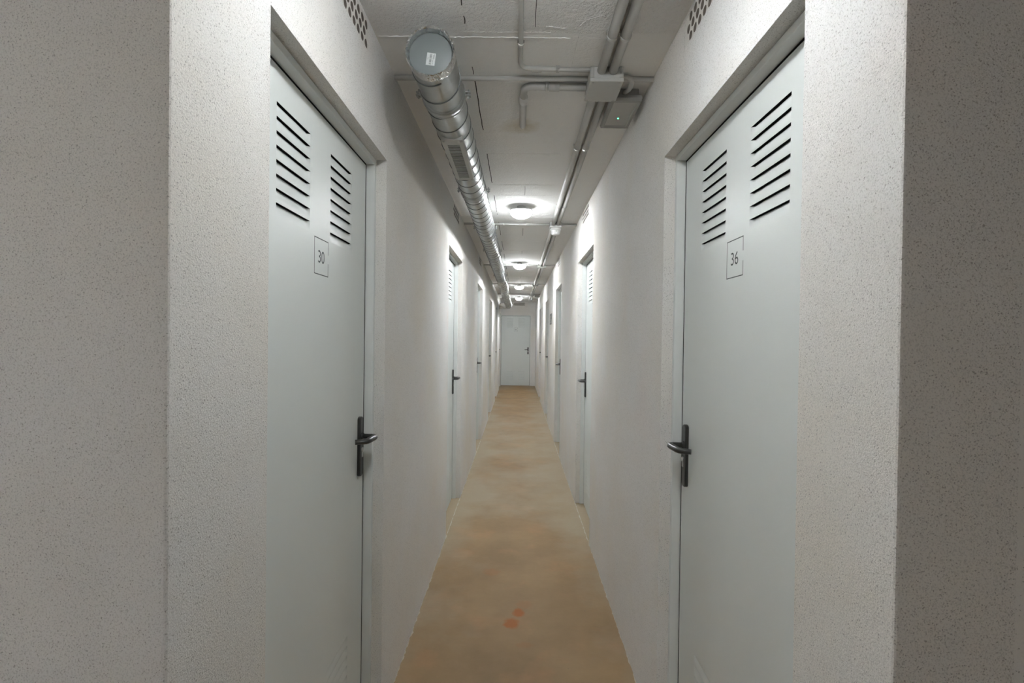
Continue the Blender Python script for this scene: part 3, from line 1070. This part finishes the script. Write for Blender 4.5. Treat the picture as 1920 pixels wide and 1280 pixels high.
jl = ['large grey junction box beside the emergency light with green indicator', 'small grey junction box carrying the white motion sensor',
      'pale junction box beside the second ceiling light', 'grey junction box just before the third ceiling light',
      'grey junction box next to the far emergency light', 'last small grey junction box close to the end wall']
for (y, d, hw, x, h), lb in zip(JB, jl):
    junction_box(y, d, hw, x, h, lb)

# ------------------------------------------------------------------ motion sensor
ms = empty('motion_sensor', (0.322, 4.50, CEIL - 0.0440))
tag(ms, 'white cup-shaped motion sensor hanging under the second junction box', 'motion sensor')
k = MB()
k.lathe([(0.047, 0.0), (0.048, -0.006), (0.047, -0.014), (0.044, -0.020)], (0, 0, 0), 'z', 40)
k.build('sensor_base', 'whitep', ms)
k = MB()
k.lathe([(0.043, -0.018), (0.039, -0.045), (0.036, -0.054), (0.028, -0.060), (0.0001, -0.062)], (0, 0, 0), 'z', 40, False)
k.build('sensor_lens', 'whitep', ms)
k = MB()
k.box(0.001, 0.004, -0.0445, -0.0405, -0.040, -0.022)
k.build('sensor_slot', 'ink', ms)

# ------------------------------------------------------------------ emergency lights
def emergency(x0, x1, y0, y1, label, led=True):
    root = empty('emergency_light', ((x0 + x1) / 2, (y0 + y1) / 2, CEIL))
    inv = Matrix.Translation(-root.location)
    tag(root, label, 'emergency light', 'rectangular emergency lights')
    def bb(name, mat, fn, par=None):
        k = MB(); fn(k); o = k.build(name, mat, par or root)
        if par is None: o.matrix_parent_inverse = inv
        return o
    i = 0.012
    def body(k):
        k.box(x0 + i, x1 - i, y0 + i, y1 - i, CEIL - 0.030, CEIL + 0.0005, 0.004)
        for t in range(3):
            k.box(x0 + 0.030 + 0.025 * t, x0 + 0.034 + 0.025 * t, y0 + i - 0.003, y0 + i + 0.004, CEIL - 0.028, CEIL - 0.004)
    bb('housing', 'bezelp', body)
    # flared bezel: four sloped sides round a sunken panel
    def bez(k):
        zt, zb = CEIL - 0.030, CEIL - 0.056
        O = [(x0 + 0.004, y0 + 0.004, zt), (x1 - 0.004, y0 + 0.004, zt), (x1 - 0.004, y1 - 0.004, zt), (x0 + 0.004, y1 - 0.004, zt)]
        A = [(x0, y0, zt - 0.012), (x1, y0, zt - 0.012), (x1, y1, zt - 0.012), (x0, y1, zt - 0.012)]
        Bv = [(x0 + 0.003, y0 + 0.003, zb), (x1 - 0.003, y0 + 0.003, zb), (x1 - 0.003, y1 - 0.003, zb), (x0 + 0.003, y1 - 0.003, zb)]
        I = [(x0 + 0.014, y0 + 0.014, zb), (x1 - 0.014, y0 + 0.014, zb), (x1 - 0.014, y1 - 0.016, zb), (x0 + 0.014, y1 - 0.016, zb)]
        J = [(x0 + 0.018, y0 + 0.018, zb + 0.006), (x1 - 0.018, y0 + 0.018, zb + 0.006), (x1 - 0.018, y1 - 0.022, zb + 0.006), (x0 + 0.018, y1 - 0.022, zb + 0.006)]
        k.loop_tube([O, A, Bv, I, J], False, False)
    bb('bezel', 'bezelp', bez)
    p = bb('diffuser', 'diff', lambda k: k.box(x0 + 0.016, x1 - 0.016, y0 + 0.016, y1 - 0.020, CEIL - 0.0505, CEIL - 0.036))
    p['label'] = 'pale frosted panel'
    if led:
        d = bb('indicator', 'led', lambda k: k.lathe([(0.0028, 0), (0.0028, -0.0012), (0.0012, -0.002)], ((x0 + x1) / 2, y0 + 0.175, CEIL - 0.0505), 'z', 12), p)
        d['label'] = 'tiny glowing green indicator'
    return root
emergency(0.360, 0.487, 2.045, 2.315, 'grey emergency light with green indicator beside the first junction box')
emergency(0.385, 0.500, 12.00, 12.27, 'small dark emergency light near the far end, against the right wall', False)
zc = CEIL - 0.012
conduit('flexible_conduit', [(0.3805, 1.945, zc), (0.405, 1.945, zc), (0.425, 1.955, zc - 0.008), (0.425, 1.99, zc - 0.022), (0.418, 2.0565, zc - 0.006)], 0.0085,
        'short curled grey conduit linking the first box to the emergency light', None, 0.02)

# ------------------------------------------------------------------ wall plate on the right wall
wp = empty('wall_sign', (XR, 7.87, EYE + 0.278))
tag(wp, 'small dark grey sign plate on the right wall past the third right door', 'sign')
k = MB()
k.box(-0.006, 0.0, -0.20, 0.20, -0.083, 0.083, 0.002)
k.build('sign_plate', 'plate', wp)
k = MB()
for (a, e, c0, d0) in ((-0.17, -0.03, -0.06, 0.00), (0.0, 0.10, -0.02, 0.05), (-0.12, -0.05, 0.02, 0.05), (0.03, 0.16, -0.06, -0.04)):
    k.box(-0.0072, -0.0058, a, e, c0, d0)
k.build('sign_panel', 'platel', wp)

# ------------------------------------------------------------------ camera, world, colour management
cam_d = bpy.data.cameras.new('camera'); cam = bpy.data.objects.new('camera', cam_d); C.objects.link(cam)
FPX = 950.0
cam_d.sensor_fit = 'HORIZONTAL'; cam_d.sensor_width = 36.0
cam_d.lens = FPX / 1920.0 * 36.0
cam_d.clip_start = 0.02
roll = 0.0131
vx, vy = 971 - 960, 631 - 640
# undo the roll to get yaw and pitch
ux = vx * math.cos(roll) + vy * math.sin(roll)
uy = -vx * math.sin(roll) + vy * math.cos(roll)
pitch_a = math.atan(uy / FPX)          # negative image y = horizon above the centre -> looking down
yaw = math.atan(ux / FPX)
R = Matrix.Rotation(yaw, 4, 'Z') @ Matrix.Rotation(PI / 2 + pitch_a, 4, 'X') @ Matrix.Rotation(roll, 4, 'Z')
cam.matrix_world = Matrix.Translation((0, 0, EYE)) @ R
bpy.context.scene.camera = cam

w = bpy.data.worlds.new('world'); bpy.context.scene.world = w
w.use_nodes = True
w.node_tree.nodes['Background'].inputs[0].default_value = (0.0, 0.0, 0.0, 1)
w.node_tree.nodes['Background'].inputs[1].default_value = 0.0
sc = bpy.context.scene
sc.view_settings.view_transform = 'Standard'
sc.view_settings.look = 'None'
sc.view_settings.gamma = 1.0
sc.view_settings.use_curve_mapping = False
sc.view_settings.exposure = 0.31
sc.cycles.max_bounces = 14
sc.cycles.diffuse_bounces = 10
sc.cycles.sample_clamp_indirect = 8.0
